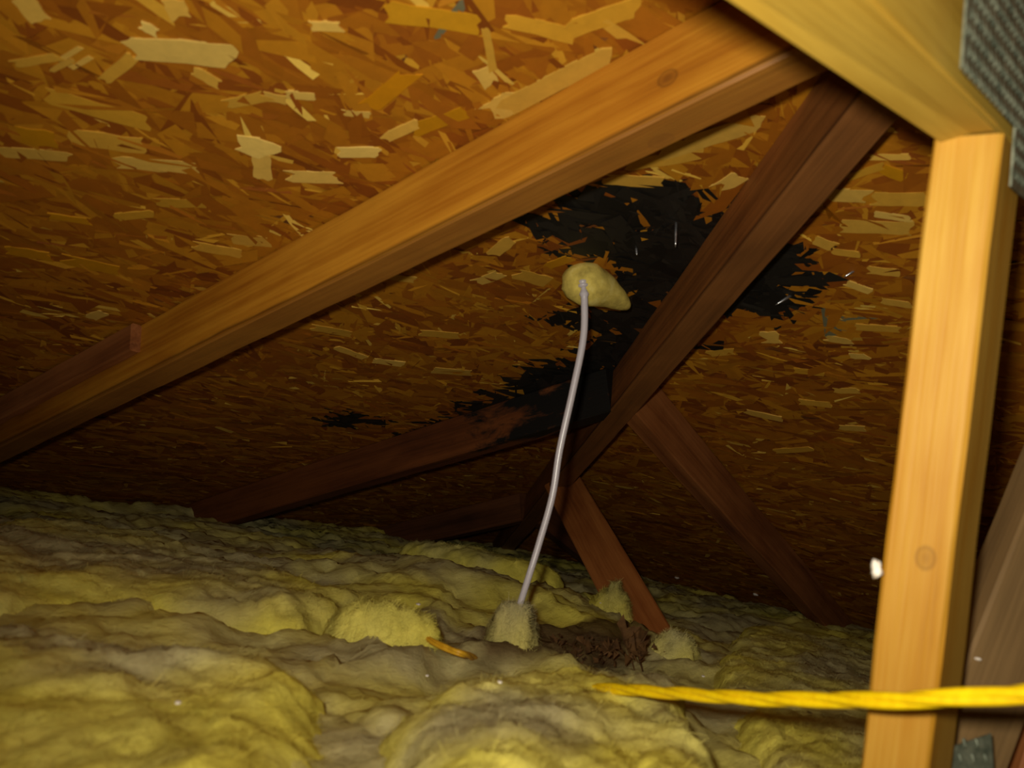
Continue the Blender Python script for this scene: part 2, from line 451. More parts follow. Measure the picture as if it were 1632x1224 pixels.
# ------------------------------------------------------------------ attic floor (ceiling board under the insulation)
fm, fnt, fb = new_mat('ceiling_board_back', 0.9, 0.1)
ftc = node(fnt, 'ShaderNodeTexCoord')
fnt.links.new(ramp_n(fnt, noise_n(fnt, ftc.outputs['Object'], 8), [(0.3, s2l((110, 100, 84))), (0.7, s2l((150, 140, 120)))]), fb.inputs['Base Color'])
mesh_obj_floor = mesh_obj('floor', [(-2.5, -2.5, 0), (1.1, -2.5, 0), (1.1, 1.1, 0), (-2.5, 1.1, 0),
                                    (-2.5, -2.5, -0.0125), (1.1, -2.5, -0.0125), (1.1, 1.1, -0.0125), (-2.5, 1.1, -0.0125)],
                          [(0, 1, 2, 3), (7, 6, 5, 4), (0, 4, 5, 1), (1, 5, 6, 2), (2, 6, 7, 3), (3, 7, 4, 0)], fm)
tag(mesh_obj_floor, 'grey ceiling board under the glass wool', kind='structure')


# ------------------------------------------------------------------ timbers
def timber(name, a, b, w, d, up, mat, label, cat, group=None, cham=0.0022, wob=0.0012, seed=0, parent=None):
    """a sawn board from a to b; local X along it, w across, d along 'up'"""
    a, b, up = Vector(a), Vector(b), Vector(up)
    ax = (b - a); L = ax.length; ax.normalize()
    sd = up.cross(ax).normalized(); up = ax.cross(sd).normalized()
    hw, hd = w / 2, d / 2; c = cham
    ring = [(-hw + c, -hd), (hw - c, -hd), (hw, -hd + c), (hw, hd - c), (hw - c, hd), (-hw + c, hd), (-hw, hd - c), (-hw, -hd + c)]
    n = max(2, int(L / 0.03))
    r = np.random.default_rng(seed + 100)
    ph = r.uniform(0, 50)
    vs, fs = [], []
    for i in range(n + 1):
        x = L * i / n
        ox = wob * float(fbm(np.array([x * 3 + ph]), np.array([1.5]), seed)[0]) * 1.6
        oz = wob * float(fbm(np.array([x * 3 + ph]), np.array([7.5]), seed + 3)[0]) * 1.6
        for k, (y, z) in enumerate(ring):
            e = wob * 0.5 * float(fbm(np.array([x * 25 + ph]), np.array([k * 3.3]), seed + 5)[0])
            vs.append((x, y * (1 + e / hw) + ox, z * (1 + e / hd) + oz))
    for i in range(n):
        for k in range(8):
            k2 = (k + 1) % 8
            fs.append((i * 8 + k, (i + 1) * 8 + k, (i + 1) * 8 + k2, i * 8 + k2))
    fs.append(tuple(range(8))); fs.append(tuple(n * 8 + k for k in range(7, -1, -1)))
    o = mesh_obj(name, vs, fs, mat)
    o.matrix_world = Matrix(((ax.x, sd.x, up.x, a.x), (ax.y, sd.y, up.y, a.y), (ax.z, sd.z, up.z, a.z), (0, 0, 0, 1)))
    bm = bmesh.new(); bm.from_mesh(o.data); bmesh.ops.recalc_face_normals(bm, faces=bm.faces); bm.to_mesh(o.data); bm.free()
    if parent:
        o.parent = parent
        o.matrix_parent_inverse = parent.matrix_world.inverted()
    tag(o, label, cat, group)
    return o


W, D = 0.038, 0.070
NL = Vector((0, P, 1)).normalized(); NR = Vector((P, 0, 1)).normalized()


def rafter(side, u, v0, v1, mat, label, seed, d=D):
    g = 0.0024
    a = plane_pt(side, u, v0, d / 2 + g); b = plane_pt(side, u, v1, d / 2 + g)
    return timber('jack_rafter', a, b, W, d, NL if side == 'L' else NR, mat, label, 'rafter', 'jack rafters of the hip roof', seed=seed)


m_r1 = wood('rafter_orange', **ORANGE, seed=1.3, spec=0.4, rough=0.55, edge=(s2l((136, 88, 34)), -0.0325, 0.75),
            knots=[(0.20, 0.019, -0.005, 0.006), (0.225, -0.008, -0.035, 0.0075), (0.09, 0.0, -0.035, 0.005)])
m_r2 = wood('rafter_stained', dark=s2l((60, 30, 12)), mid=s2l((92, 48, 20)), light=s2l((118, 66, 30)), seed=4.1, mold=[(-0.42, 0.50, 0.12)])
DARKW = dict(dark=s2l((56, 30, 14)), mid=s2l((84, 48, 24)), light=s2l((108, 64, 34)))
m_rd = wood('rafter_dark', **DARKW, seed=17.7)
m_rb = wood('rafter_brown', **BROWN, seed=7.7)
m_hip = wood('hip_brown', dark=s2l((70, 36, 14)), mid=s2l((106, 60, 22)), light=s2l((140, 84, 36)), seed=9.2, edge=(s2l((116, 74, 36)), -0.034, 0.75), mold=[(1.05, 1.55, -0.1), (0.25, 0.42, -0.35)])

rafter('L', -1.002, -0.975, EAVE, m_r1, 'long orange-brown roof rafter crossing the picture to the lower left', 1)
rafter('L', -0.406, -0.375, EAVE, m_r2, 'dark mould-blackened rafter under the black stain, beyond the long orange rafter', 2)
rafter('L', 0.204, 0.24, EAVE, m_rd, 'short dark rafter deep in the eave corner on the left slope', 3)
rafter('L', -1.612, -1.58, EAVE, m_rb, 'brown rafter on the left slope nearest the viewer', 4)
rafter('R', -0.411, -0.38, EAVE, m_rb, 'brown rafter falling to the right from the hip behind the clear cord', 5)
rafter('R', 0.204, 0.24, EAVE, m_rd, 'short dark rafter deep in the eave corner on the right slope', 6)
rafter('R', -1.10, -1.07, EAVE, m_rb, 'brown rafter on the right slope beyond the upright post', 7)

hd = Vector((1, 1, -P)).normalized()
hup = Vector((P, P, 2)).normalized()
DHIP = 0.074


def hip_pt(t):
    return Vector((t, t, Z0 - P * t - 0.006)) - hup * (DHIP / 2)


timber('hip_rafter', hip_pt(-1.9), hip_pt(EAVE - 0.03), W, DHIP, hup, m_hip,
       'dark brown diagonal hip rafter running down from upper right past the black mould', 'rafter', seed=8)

# short sister board beside the long rafter
pa = Vector(plane_pt('L', -1.002 - W / 2 - 0.008, -0.10, 0.022)); pb = Vector(plane_pt('L', -1.002 - W / 2 - 0.008, 0.75, 0.022))
timber('sister_board', pa, pb, 0.014, 0.036, NL, m_rb, 'thin dark board fixed along the upper edge of the long orange rafter', 'board', seed=9)

# brace from the hip down into the wool
m_brace = wood('brace_wood', dark=s2l((92, 44, 18)), mid=s2l((140, 78, 34)), light=s2l((172, 106, 52)), seed=12.5)
ba, bb = Vector((-0.0370, -0.0501, 0.3704)), Vector((-0.3037, -0.4686, 0.1359))
timber('brace', ba, bb, 0.074, 0.034, CAM - ba, m_brace, 'reddish brown wooden brace leaning from the hip into the yellow wool', 'brace', seed=10)

# the near truss: upright post, head beam, diagonal web and two metal plates
m_post = wood('post_pale', **PALE, seed=2.2, grain=1.3, rough=0.55,
              knots=[(0.335, -0.004, 0.03, 0.005)])
m_beam = wood('beam_pale', dark=s2l((138, 100, 26)), mid=s2l((166, 130, 42)), light=s2l((186, 152, 60)), seed=6.1, rough=0.6)
pt_top, pt_bot = Vector((-1.0541, -1.0178, 0.5593)), Vector((-1.0085, -1.0064, 0.2204))
dv = (pt_bot - pt_top).normalized()
pt_bot = pt_top + dv * (pt_top.z / -dv.z)
POST_D = 0.056
xdir = Vector((1, 0.02, 0)); xdir = (xdir - dv * xdir.dot(dv)).normalized()
off = xdir * (POST_D / 2)
timber('post', pt_bot + off + Vector((0, 0, 0.002)), pt_top + off, 0.0345, POST_D, xdir * -1, m_post,
       'bright yellow upright wooden post in the right foreground', 'post', seed=11, cham=0.002)


def prism(name, bottom, h, mat, label, cat):
    """bottom: four corners round the underside, extruded upwards by h; local X along the beam"""
    bl, br, er, el = [Vector(v) for v in bottom]
    ax = ((el + er) / 2 - (bl + br) / 2).normalized(); sd = (br - bl); sd = (sd - ax * sd.dot(ax)).normalized(); up = ax.cross(sd)
    if up.z < 0: up = -up
    org = (bl + br) / 2
    sd2 = up.cross(ax)
    Mx = Matrix(((ax.x, sd2.x, up.x, org.x), (ax.y, sd2.y, up.y, org.y), (ax.z, sd2.z, up.z, org.z), (0, 0, 0, 1)))
    inv = Mx.inverted()
    bm = bmesh.new()
    lo = [bm.verts.new(inv @ v) for v in (bl, br, er, el)]
    hi = [bm.verts.new(inv @ (v + up * h)) for v in (bl, br, er, el)]
    bm.faces.new(lo); bm.faces.new(hi[::-1])
    for i in range(4):
        j = (i + 1) % 4
        bm.faces.new((lo[i], hi[i], hi[j], lo[j]))
    bmesh.ops.recalc_face_normals(bm, faces=bm.faces)
    bmesh.ops.bevel(bm, geom=list(bm.edges), offset=0.002, segments=2, affect='EDGES')
    me = bpy.data.meshes.new(name); bm.to_mesh(me); bm.free()
    me.materials.append(mat)
    o = bpy.data.objects.new(name, me); COL.objects.link(o); o.matrix_world = Mx
    return tag(o, label, cat)


BL, BR = Vector((-1.2959, -0.9785, 0.5190)), Vector((-1.2701, -1.0253, 0.5245))
AL, AR = Vector((-1.0561, -1.0026, 0.5565)), Vector((-1.0547, -1.0329, 0.5606))
EL, ER = AL + (AL - BL) * 0.55, AR + (AR - BR) * 0.55
BL2, BR2 = BL + (BL - AL) * 0.6, BR + (BR - AR) * 0.6
prism('head_beam', (BL2, BR2, ER, EL), 0.095, m_beam, 'pale yellow beam across the upper right corner resting on the upright post', 'beam')

m_web = wood('web_grey', **GREYW, seed=15.0)


def up_to_roof(a, b, gap):
    """carry a member on from a through b until it reaches the roof"""
    a, b = Vector(a), Vector(b); d = (b - a).normalized(); q = b.copy()
    while q.z < Z0 - P * max(q.x, q.y) - gap: q += d * 0.005
    return q


wa, wb_ = Vector((-0.8884, -1.0026, 0.1793)), Vector((-0.7641, -1.0442, 0.4482))
timber('web_timber', wa, up_to_roof(wa, wb_, 0.03), 0.052, 0.034, FWD * -1, m_web,
       'grey-brown diagonal timber behind the upright post in the lower right corner', 'timber', seed=12)
wc, wd_ = Vector((-0.8092, -1.0295, 0.1603)), Vector((-0.7396, -1.0452, 0.3038))
timber('web_timber', wc, up_to_roof(wc, wd_, 0.03), 0.03, 0.034, FWD * -1, m_rb,
       'dark brown timber at the lower right edge below the grey diagonal one', 'timber', seed=13)


# toothed metal plates
mp_, pnt, pb_ = new_mat('galvanised_plate', 0.45, 0.5)
ptc = node(pnt, 'ShaderNodeTexCoord')
pnt.links.new(ramp_n(pnt, noise_n(pnt, ptc.outputs['Object'], 120, 3), [(0.3, s2l((80, 88, 74))), (0.7, s2l((140, 144, 124)))]), pb_.inputs['Base Color'])
pb_.inputs['Metallic'].default_value = 0.6


def nail_plate(org, ux, uy, poly, label, pitch=0.0075):
    """flat plate with rows of punched teeth; poly in plate coordinates"""
    org, ux, uy = Vector(org), Vector(ux).normalized(), Vector(uy)
    uy = (uy - ux * uy.dot(ux)).normalized(); nz = ux.cross(uy)
    Mx = Matrix(((ux.x, uy.x, nz.x, org.x), (ux.y, uy.y, nz.y, org.y), (ux.z, uy.z, nz.z, org.z), (0, 0, 0, 1)))
    th = 0.0012
    n = len(poly)
    vs = [(x, y, 0) for x, y in poly] + [(x, y, th) for x, y in poly]
    fs = [tuple(range(n - 1, -1, -1)), tuple(range(n, 2 * n))] + [(i, (i + 1) % n, n + (i + 1) % n, n + i) for i in range(n)]
    root = mesh_obj('nail_plate', vs, fs, mp_)
    root.matrix_world = Mx
    tag(root, label, 'metal plate')
    xs = [p[0] for p in poly]; ys = [p[1] for p in poly]
    tv, tf = [], []
    row = 0
    y = min(ys) + pitch
    while y < max(ys) - pitch * 0.5:
        x = min(xs) + pitch * (0.6 if row % 2 else 1.0)
        while x < max(xs) - pitch * 0.4:
            if inside(np.array([x]), np.array([y]), poly)[0]:
                k = len(tv); a, b = 0.0011, 0.0030
                tv += [(x - a, y - b, th), (x + a, y - b, th), (x + a, y + b, th), (x - a, y + b, th), (x, y - b * 0.6, th + 0.0014), (x, y + b * 0.6, th + 0.0006)]
                tf += [(k, k + 1, k + 4), (k + 1, k + 2, k + 5, k + 4), (k + 2, k + 3, k + 5), (k + 3, k, k + 4, k + 5)]
            x += pitch
        y += pitch * 1.15; row += 1
    t = mesh_obj('teeth', tv, tf, mp_)
    t.parent = root; t['kind'] = 'stuff'
    return root


side_n = (AR - BR).normalized()
nrm = Vector((0, -1, 0)); nrm = (nrm - side_n * nrm.dot(side_n)).normalized()
upv = side_n.cross(nrm); upv = upv if upv.z > 0 else -upv
porg = BR + (AR - BR) * 0.60 + nrm * 0.004 + upv * 0.0
lenA = (AR - BR).length
nail_plate(porg, side_n, upv, [(0.0, 0.004), (lenA * 0.45, 0.004), (lenA * 0.45, -0.028), (lenA * 1.0, -0.028), (lenA * 1.0, 0.088), (0.0, 0.088)],
           'grey galvanised nail plate on the beam side in the upper right corner')
nail_plate((-0.9420, -1.0051, 0.2121), RIGHT, (0, 0, 1),
           [(-0.012, -0.045), (0.042, -0.045), (0.042, 0.020), (0.014, 0.011), (-0.012, 0.000)], 'small grey nail plate at the foot of the upright post, lower right')

# ------------------------------------------------------------------ glass wool
mi, int_, ib = new_mat('glass_wool', 0.95, 0.05)
ia = node(int_, 'ShaderNodeAttribute', attribute_name='tone')
itc = node(int_, 'ShaderNodeTexCoord')
imap = node(int_, 'ShaderNodeMapping'); imap.inputs['Rotation'].default_value = (0, 0, 0.5); imap.inputs['Scale'].default_value = (1, 2.2, 2)
int_.links.new(itc.outputs['Object'], imap.inputs[0])
w1 = noise_n(int_, imap.outputs[0], 9, 6, 0.62, 0.8)
w2 = noise_n(int_, imap.outputs[0], 70, 5, 0.7, 0.5)
v = math_n(int_, 'ADD', math_n(int_, 'MULTIPLY', w1, 0.8), math_n(int_, 'MULTIPLY', w2, 0.35))
sv = math_n(int_, 'ADD', math_n(int_, 'MULTIPLY', v, 0.9), 0.45)
sc = node(int_, 'ShaderNodeVectorMath', operation='SCALE')
int_.links.new(ia.outputs['Color'], sc.inputs[0]); int_.links.new(sv, sc.inputs['Scale'])
int_.links.new(sc.outputs[0], ib.inputs['Base Color'])
ibp = node(int_, 'ShaderNodeBump'); ibp.inputs['Strength'].default_value = 0.7; ibp.inputs['Distance'].default_value = 0.006
int_.links.new(v, ibp.inputs['Height']); int_.links.new(ibp.outputs[0], ib.inputs['Normal'])
M_WOOL = mi

DUSTY = np.array(s2l((176, 164, 118))); YEL = np.array(s2l((218, 204, 86))); PALEY = np.array(s2l((228, 218, 142))); BRN = np.array(s2l((92, 66, 42)))


def wool_tone(x, y, yellow, seed):
    n = np.clip(0.5 + 1.3 * fbm(x * 6 + y * 3, y * 9 - x * 2, seed, 4) + yellow, 0, 1)[:, None]
    m = np.clip(0.3 + 1.2 * fbm(x * 14, y * 14, seed + 9, 3), 0, 1)[:, None]
    c = DUSTY * (1 - n) + YEL * n
    return c * (1 - 0.35 * m) + PALEY * 0.35 * m


def roof_z(x, y):
    return Z0 - P * np.maximum(x, y)


def lumps(x, y, seed, amp, s=1.0):
    wx = x + 0.05 * fbm(x * 5, y * 5, seed + 40); wy = y + 0.05 * fbm(x * 5, y * 5, seed + 50)
    a = np.abs(fbm(wx * 5 * s, wy * 8 * s, seed, 3)) * 1.1
    return amp * (0.55 - a) + amp * 0.36 * fbm(wx * 22 * s, wy * 30 * s, seed + 3, 3, 0.6) + 0.0045 * fbm(wx * 75, wy * 95, seed + 13, 4, 0.75)


BUMPS = [  # (x, y, radius, height) of broad swells in the blanket
    (*(-0.4621, -0.1956, 0.2000)[:2], 0.20, 0.050),
    (-0.727, -0.522, 0.07, 0.015),
    (*(-0.9227, -0.0856, 0.1600)[:2], 0.25, 0.015),
    (*(0.3896, -0.3902, 0.1500)[:2], 0.25, 0.010),
    (*(-0.6288, -0.5247, 0.1600)[:2], 0.10, -0.010),
    (-1.0, -1.05, 0.16, -0.06),
]


def base_h(x, y):
    h = 0.150 + lumps(x, y, 3, 0.030)
    for (bx, by, br, bh) in BUMPS:
        h = h + bh * np.exp(-((x - bx) ** 2 + (y - by) ** 2) / (br * br))
    return h


def grid_obj(name, X, Y, H, keep, tone):
    """height field with a skirt down to its foot"""
    ny, nx = X.shape
    idx = np.arange(nx * ny).reshape(ny, nx)
    q = keep[:-1, :-1] & keep[1:, :-1] & keep[:-1, 1:] & keep[1:, 1:]
    f = np.stack([idx[:-1, :-1][q], idx[:-1, 1:][q], idx[1:, 1:][q], idx[1:, :-1][q]], 1)
    used = np.unique(f)
    remap = np.full(nx * ny, -1); remap[used] = np.arange(len(used))
    f = remap[f]
    rag = 0.006 * fbm(X * 45 + H * 70, Y * 45 - H * 60, 71, 3, 0.65); rag2 = 0.006 * fbm(X * 45 - H * 65, Y * 45 + H * 70, 72, 3, 0.65)
    vs = np.stack([(X + rag).ravel(), (Y + rag2).ravel(), H.ravel()], 1)[used]
    me = bpy.data.meshes.new(name)
    me.vertices.add(len(vs)); me.vertices.foreach_set('co', vs.astype(np.float32).ravel())
    me.loops.add(f.size); me.loops.foreach_set('vertex_index', f.astype(np.int32).ravel())
    me.polygons.add(len(f)); me.polygons.foreach_set('loop_start', (np.arange(len(f)) * 4).astype(np.int32))
    me.update(calc_edges=True)
    me.polygons.foreach_set('use_smooth', np.ones(len(f), bool))
    me.materials.append(M_WOOL)
    o = bpy.data.objects.new(name, me); COL.objects.link(o)
    set_tone(o, tone.reshape(-1, 3)[used])
    return o


g = 0.009
X, Y = np.meshgrid(np.arange(-2.1, EAVE, g), np.arange(-2.1, EAVE, g))
H = np.maximum(np.minimum(base_h(X, Y), roof_z(X, Y) - 0.004), 0.02)
tone = wool_tone(X.ravel(), Y.ravel(), -0.12, 31)
# brown dirt where the wool has been pulled open under the cord
DIRT = [(-0.739, -0.458), (-0.591, -0.393), (-0.554, -0.428), (-0.429, -0.448), (-0.134, -0.360), (-0.490, -0.567), (-0.645, -0.582), (-0.769, -0.568), (-0.833, -0.561)]
dm = np.clip(sdist(X.ravel() + 0.012 * fbm(X.ravel() * 20, Y.ravel() * 20, 5), Y.ravel() + 0.012 * fbm(X.ravel() * 20, Y.ravel() * 20, 6), DIRT) / 0.02 + 0.4, 0, 1)[:, None] * 0.85
tone = tone * (1 - dm) + BRN * dm


def fibres(parent, X, Y, H, keep, tone, n, seed, fuzz=1.0):
    """loose glass fibres and flat felted tufts standing off the wool: one joined mesh"""
    r = np.random.default_rng(seed)
    dist = np.sqrt((X - CAM.x) ** 2 + (Y - CAM.y) ** 2)
    fwd = (X - CAM.x) * FWD.x + (Y - CAM.y) * FWD.y
    w = np.where(keep & (fwd > 0.2) & (dist < 1.9), 1.0 / np.maximum(dist, 0.35), 0.0).ravel()
    if w.sum() == 0: return
    idx = r.choice(len(w), n, p=w / w.sum())
    g_ = X[0, 1] - X[0, 0]
    c = np.stack([X.ravel()[idx] + r.uniform(-g_, g_, n) * 0.5, Y.ravel()[idx] + r.uniform(-g_, g_, n) * 0.5, H.ravel()[idx]], 1)
    gy, gx = np.gradient(H, g_)
    sx, sy = np.clip(gx.ravel()[idx], -0.7, 0.7), np.clip(gy.ravel()[idx], -0.7, 0.7)
    a = r.normal(-0.5, 0.9, n)
    d = np.stack([np.cos(a), np.sin(a), sx * np.cos(a) + sy * np.sin(a)], 1)
    side = np.stack([-np.sin(a), np.cos(a), -sx * np.sin(a) + sy * np.cos(a)], 1)
    L = r.uniform(0.006, 0.022, n)
    wd = np.full(n, 0.00016) * (1.0 if fuzz == 1.0 else 1.5)
    up = np.stack([-sx, -sy, np.ones(n)], 1); up /= np.linalg.norm(up, axis=1)[:, None]
    lift = (np.abs(r.normal(0, 0.0014, n)) + 0.0003) * fuzz
    bend = r.normal(0, 0.25, n)
    pts = []
    for k, (t, ht) in enumerate(((-0.5, -0.3), (0.0, 1.0), (0.5, r.uniform(-0.4, 1.8, n)))):
        pc_ = c + d * (L * t)[:, None] + side * (bend * L * (t * t))[:, None] + up * (lift * ht)[:, None]
        ww = wd * (1.0 if k == 1 else 0.45)
        pts += [pc_ - side * ww[:, None], pc_ + side * ww[:, None]]
    V = np.stack(pts, 1).reshape(-1, 3)
    b0 = np.arange(n)[:, None] * 6
    f = np.concatenate([b0 + np.array([[0, 2, 3, 1]]), b0 + np.array([[2, 4, 5, 3]])], 0)
    me = bpy.data.meshes.new('fibres')
    me.vertices.add(len(V)); me.vertices.foreach_set('co', V.astype(np.float32).ravel())
    me.loops.add(f.size); me.loops.foreach_set('vertex_index', f.astype(np.int32).ravel())
    me.polygons.add(len(f)); me.polygons.foreach_set('loop_start', (np.arange(len(f)) * 4).astype(np.int32))
    me.update(calc_edges=True)
    me.materials.append(M_WOOL)
    o = bpy.data.objects.new('fibres', me); COL.objects.link(o); o.parent = parent
    tc_ = tone.reshape(-1, 3)[idx] * r.uniform(0.9, 1.15, (n, 1))
    set_tone(o, np.repeat(tc_, 6, axis=0))
    o['kind'] = 'stuff'


blanket = grid_obj('insulation_blanket', X, Y, H, np.ones(X.shape, bool), tone)
fibres(blanket, X, Y, H, np.ones(X.shape, bool), tone, 26000, 1)
tag(blanket, 'dusty grey-yellow glass wool blanket covering the whole attic floor', 'insulation')


def batt(poly, z_foot, z_top, seed, label, yellow=0.1, edge=0.06, amp=0.02, g=0.0055, slope=(0, 0), s=1.0, name='insulation_batt', fuzz=1.0):
    px = [p[0] for p in poly]; py = [p[1] for p in poly]
    X, Y = np.meshgrid(np.arange(min(px) - 0.05, max(px) + 0.05, g), np.arange(min(py) - 0.05, max(py) + 0.05, g))
    d = sdist(X, Y, poly) + 0.022 * fbm(X * 12, Y * 12, seed + 20, 4, 0.6)
    t = np.clip(d / edge, 0, 1)
    prof = np.sqrt(np.clip(1 - (1 - t) ** 2, 0, 1))
    cx, cy = np.mean(px), np.mean(py)
    top = z_top + (X - cx) * slope[0] + (Y - cy) * slope[1] + lumps(X, Y, seed, amp, s)
    Hh = z_foot + (top - z_foot) * prof
    Hh = np.minimum(Hh, roof_z(X, Y) - 0.003)
    yv = yellow + 0.5 * np.clip(1 - t, 0, 1).ravel()
    tone = wool_tone(X.ravel(), Y.ravel(), yv, seed + 60)
    o = grid_obj(name, X, Y, Hh, d > -0.004, tone)
    fibres(o, X, Y, Hh, d > 0.0, tone, int(min(16000, 90000 * max(0.02, float((d > 0).sum()) * g * g)) * (1.0 if fuzz == 1.0 else 1.6)), seed + 5, fuzz)
    tag(o, label, 'insulation', 'pieces of glass wool on the attic floor')
    return o


batt([(-1.304, -0.907), (-1.135, -0.733), (-1.039, -0.694), (-0.856, -0.683), (-0.740, -0.722), (-0.740, -0.765), (-0.868, -0.843), (-0.970, -0.912), (-1.118, -1.003)], 0.09, 0.188, 1, 'large pale yellow glass wool piece at the bottom centre under the yellow rope end', 0.15, 0.05, 0.020)
batt([(-1.459, -0.790), (-1.402, -0.525), (-1.253, -0.468), (-1.169, -0.537), (-1.093, -0.612), (-1.100, -0.688), (-1.279, -0.882)], 0.09, 0.175, 2, 'broad yellow-grey glass wool piece filling the bottom left corner', 0.05, 0.07, 0.022)
VX, VY = Vector((RIGHT.x, RIGHT.y)).normalized(), Vector((FWD.x, FWD.y)).normalized()


def oval(c, ra, rb, turn=0.0, n=20):
    """footprint of a loose lump: ra across the view, rb along it"""
    out = []
    for k in range(n):
        a = 2 * math.pi * k / n
        x, y = ra * math.cos(a), rb * math.sin(a)
        x, y = x * math.cos(turn) - y * math.sin(turn), x * math.sin(turn) + y * math.cos(turn)
        out.append((c[0] + VX.x * x + VY.x * y, c[1] + VX.y * x + VY.y * y))
    return out


batt(oval((-0.8960, -0.4858, 0.1550), 0.055, 0.042), 0.135, 0.192, 3, 'small torn bright yellow glass wool clump left of the orange cord piece', 0.55, 0.03, 0.012, 0.003, s=2.2, fuzz=1.2)
batt(oval((-0.2636, -0.0567, 0.1600), 0.165, 0.075, -0.2), 0.135, 0.212, 4, 'bright yellow rolled glass wool edge behind the foot of the clear cord', 0.35, 0.06, 0.014, 0.0045)
batt([(-0.424, -0.606), (0.072, -0.432), (0.241, -0.632), (-0.312, -0.858), (-0.897, -0.988), (-1.052, -0.975), (-0.910, -0.892), (-0.743, -0.793), (-0.574, -0.694)], 0.08, 0.168, 5, 'olive glass wool piece between the big front piece and the upright post', 0.0, 0.04, 0.014)
batt(oval((-0.3166, -0.3871, 0.1550), 0.042, 0.042), 0.135, 0.206, 6, 'pale glass wool lump against the foot of the reddish brace', 0.1, 0.035, 0.026, 0.003, s=3.0, fuzz=1.25)
batt(oval((-0.4564, -0.5826, 0.1550), 0.036, 0.04), 0.13, 0.186, 7, 'rounded cream glass wool lump right of the dead leaves', 0.0, 0.03, 0.012, 0.003, s=2.5, fuzz=1.25)
batt(oval((-0.735, -0.532), 0.030, 0.03), 0.14, 0.196, 8, 'ragged pale glass wool tuft where the clear cord ends', 0.1, 0.025, 0.024, 0.003, s=4.0, fuzz=1.25)
batt([(-1.265, -0.117), (-1.022, 0.160), (-0.829, 0.089), (-0.790, -0.200), (-0.766, -0.379), (-0.965, -0.465), (-1.117, -0.390), (-1.326, -0.387)], 0.09, 0.175, 9, 'long olive glass wool roll along the left eave', 0.1, 0.06, 0.020)

# ------------------------------------------------------------------ cord, plug, rope
def tube(name, pts, rad, mat, seg=10, closed=True):
    pts = [Vector(p) for p in pts]
    n = len(pts); vs, fs = [], []
    rads = rad if isinstance(rad, (list, tuple)) else [rad] * n
    tprev = None; nrm = None
    for i, p in enumerate(pts):
        t = (pts[min(i + 1, n - 1)] - pts[max(i - 1, 0)]).normalized()
        if nrm is None:
            nrm = t.orthogonal().normalized()
        else:
            nrm = (nrm - t * nrm.dot(t)).normalized()
        bn = t.cross(nrm)
        for k in range(seg):
            a = 2 * math.pi * k / seg
            vs.append(p + (nrm * math.cos(a) + bn * math.sin(a)) * rads[i])
    for i in range(n - 1):
        for k in range(seg):
            k2 = (k + 1) % seg
            fs.append((i * seg + k, i * seg + k2, (i + 1) * seg + k2, (i + 1) * seg + k))
    fs.append(tuple(range(seg - 1, -1, -1))); fs.append(tuple((n - 1) * seg + k for k in range(seg)))
    return mesh_obj(name, vs, fs, mat, smooth=True)


def spline(pts, m):
    """Catmull-Rom through the points"""
    P_ = [Vector(p) for p in pts]; out = []
    for i in range(len(P_) - 1):
        p0 = P_[max(i - 1, 0)]; p1 = P_[i]; p2 = P_[i + 1]; p3 = P_[min(i + 2, len(P_) - 1)]
        for k in range(m):
            t = k / m
            out.append(0.5 * ((2 * p1) + (p2 - p0) * t + (2 * p0 - 5 * p1 + 4 * p2 - p3) * t * t + (3 * p1 - p0 - 3 * p2 + p3) * t ** 3))
    out.append(P_[-1])
    return out


mc, cnt, cb = new_mat('clear_plastic', 0.25, 0.5)
cb.inputs['Base Color'].default_value = (*s2l((226, 218, 226)), 1)
cb.inputs['Transmission Weight'].default_value = 0.35
cb.inputs['Subsurface Weight'].default_value = 0.0
cord_pts = spline([(-0.7513, -0.5499, 0.5820), (-0.7488, -0.5558, 0.5574), (-0.7447, -0.5601, 0.5144), (-0.7437, -0.5573, 0.4526), (-0.7433, -0.5531, 0.3876), (-0.7416, -0.5526, 0.3346), (-0.7439, -0.5475, 0.2810), (-0.7474, -0.5437, 0.2419), (-0.7470, -0.5376, 0.2076), (-0.7464, -0.5353, 0.1920)], 8)
nC = len(cord_pts)
cord_r = []
for i in range(nC):
    f = i / (nC - 1)
    r_ = 0.0042 - 0.0006 * f
    if f < 0.09: r_ = 0.0042 + 0.0016 * math.sin(f * 90)
    cord_r.append(r_)
cord = tube('plastic_cord', cord_pts, cord_r, mc, 12)
tag(cord, 'thin whitish translucent plastic cord hanging from the yellow foam plug to the wool', 'cord')
# a paler core seen through the plastic
mcc, ccnt, ccb = new_mat('cord_core', 0.5, 0.4)
ccb.inputs['Base Color'].default_value = (*s2l((232, 226, 236)), 1)
core = tube('core', cord_pts, 0.0015, mcc, 8); core.parent = cord
for kk, (i_, rr_) in enumerate(((3, 0.0062), (6, 0.0054))):
    kn = tube('knot', [cord_pts[i_] + (cord_pts[i_ + 1] - cord_pts[i_]) * (q_ - 1.5) * 0.6 for q_ in range(4)], [0.003, rr_, rr_, 0.003], mc, 10)
    kn.parent = cord

mf, fnt2, fb2 = new_mat('foam_yellow', 0.9, 0.1)
ftc2 = node(fnt2, 'ShaderNodeTexCoord')
fnt2.links.new(ramp_n(fnt2, noise_n(fnt2, ftc2.outputs['Object'], 45, 5, 0.65), [(0.3, s2l((150, 132, 66))), (0.55, s2l((206, 184, 92))), (0.75, s2l((226, 210, 130)))]), fb2.inputs['Base Color'])


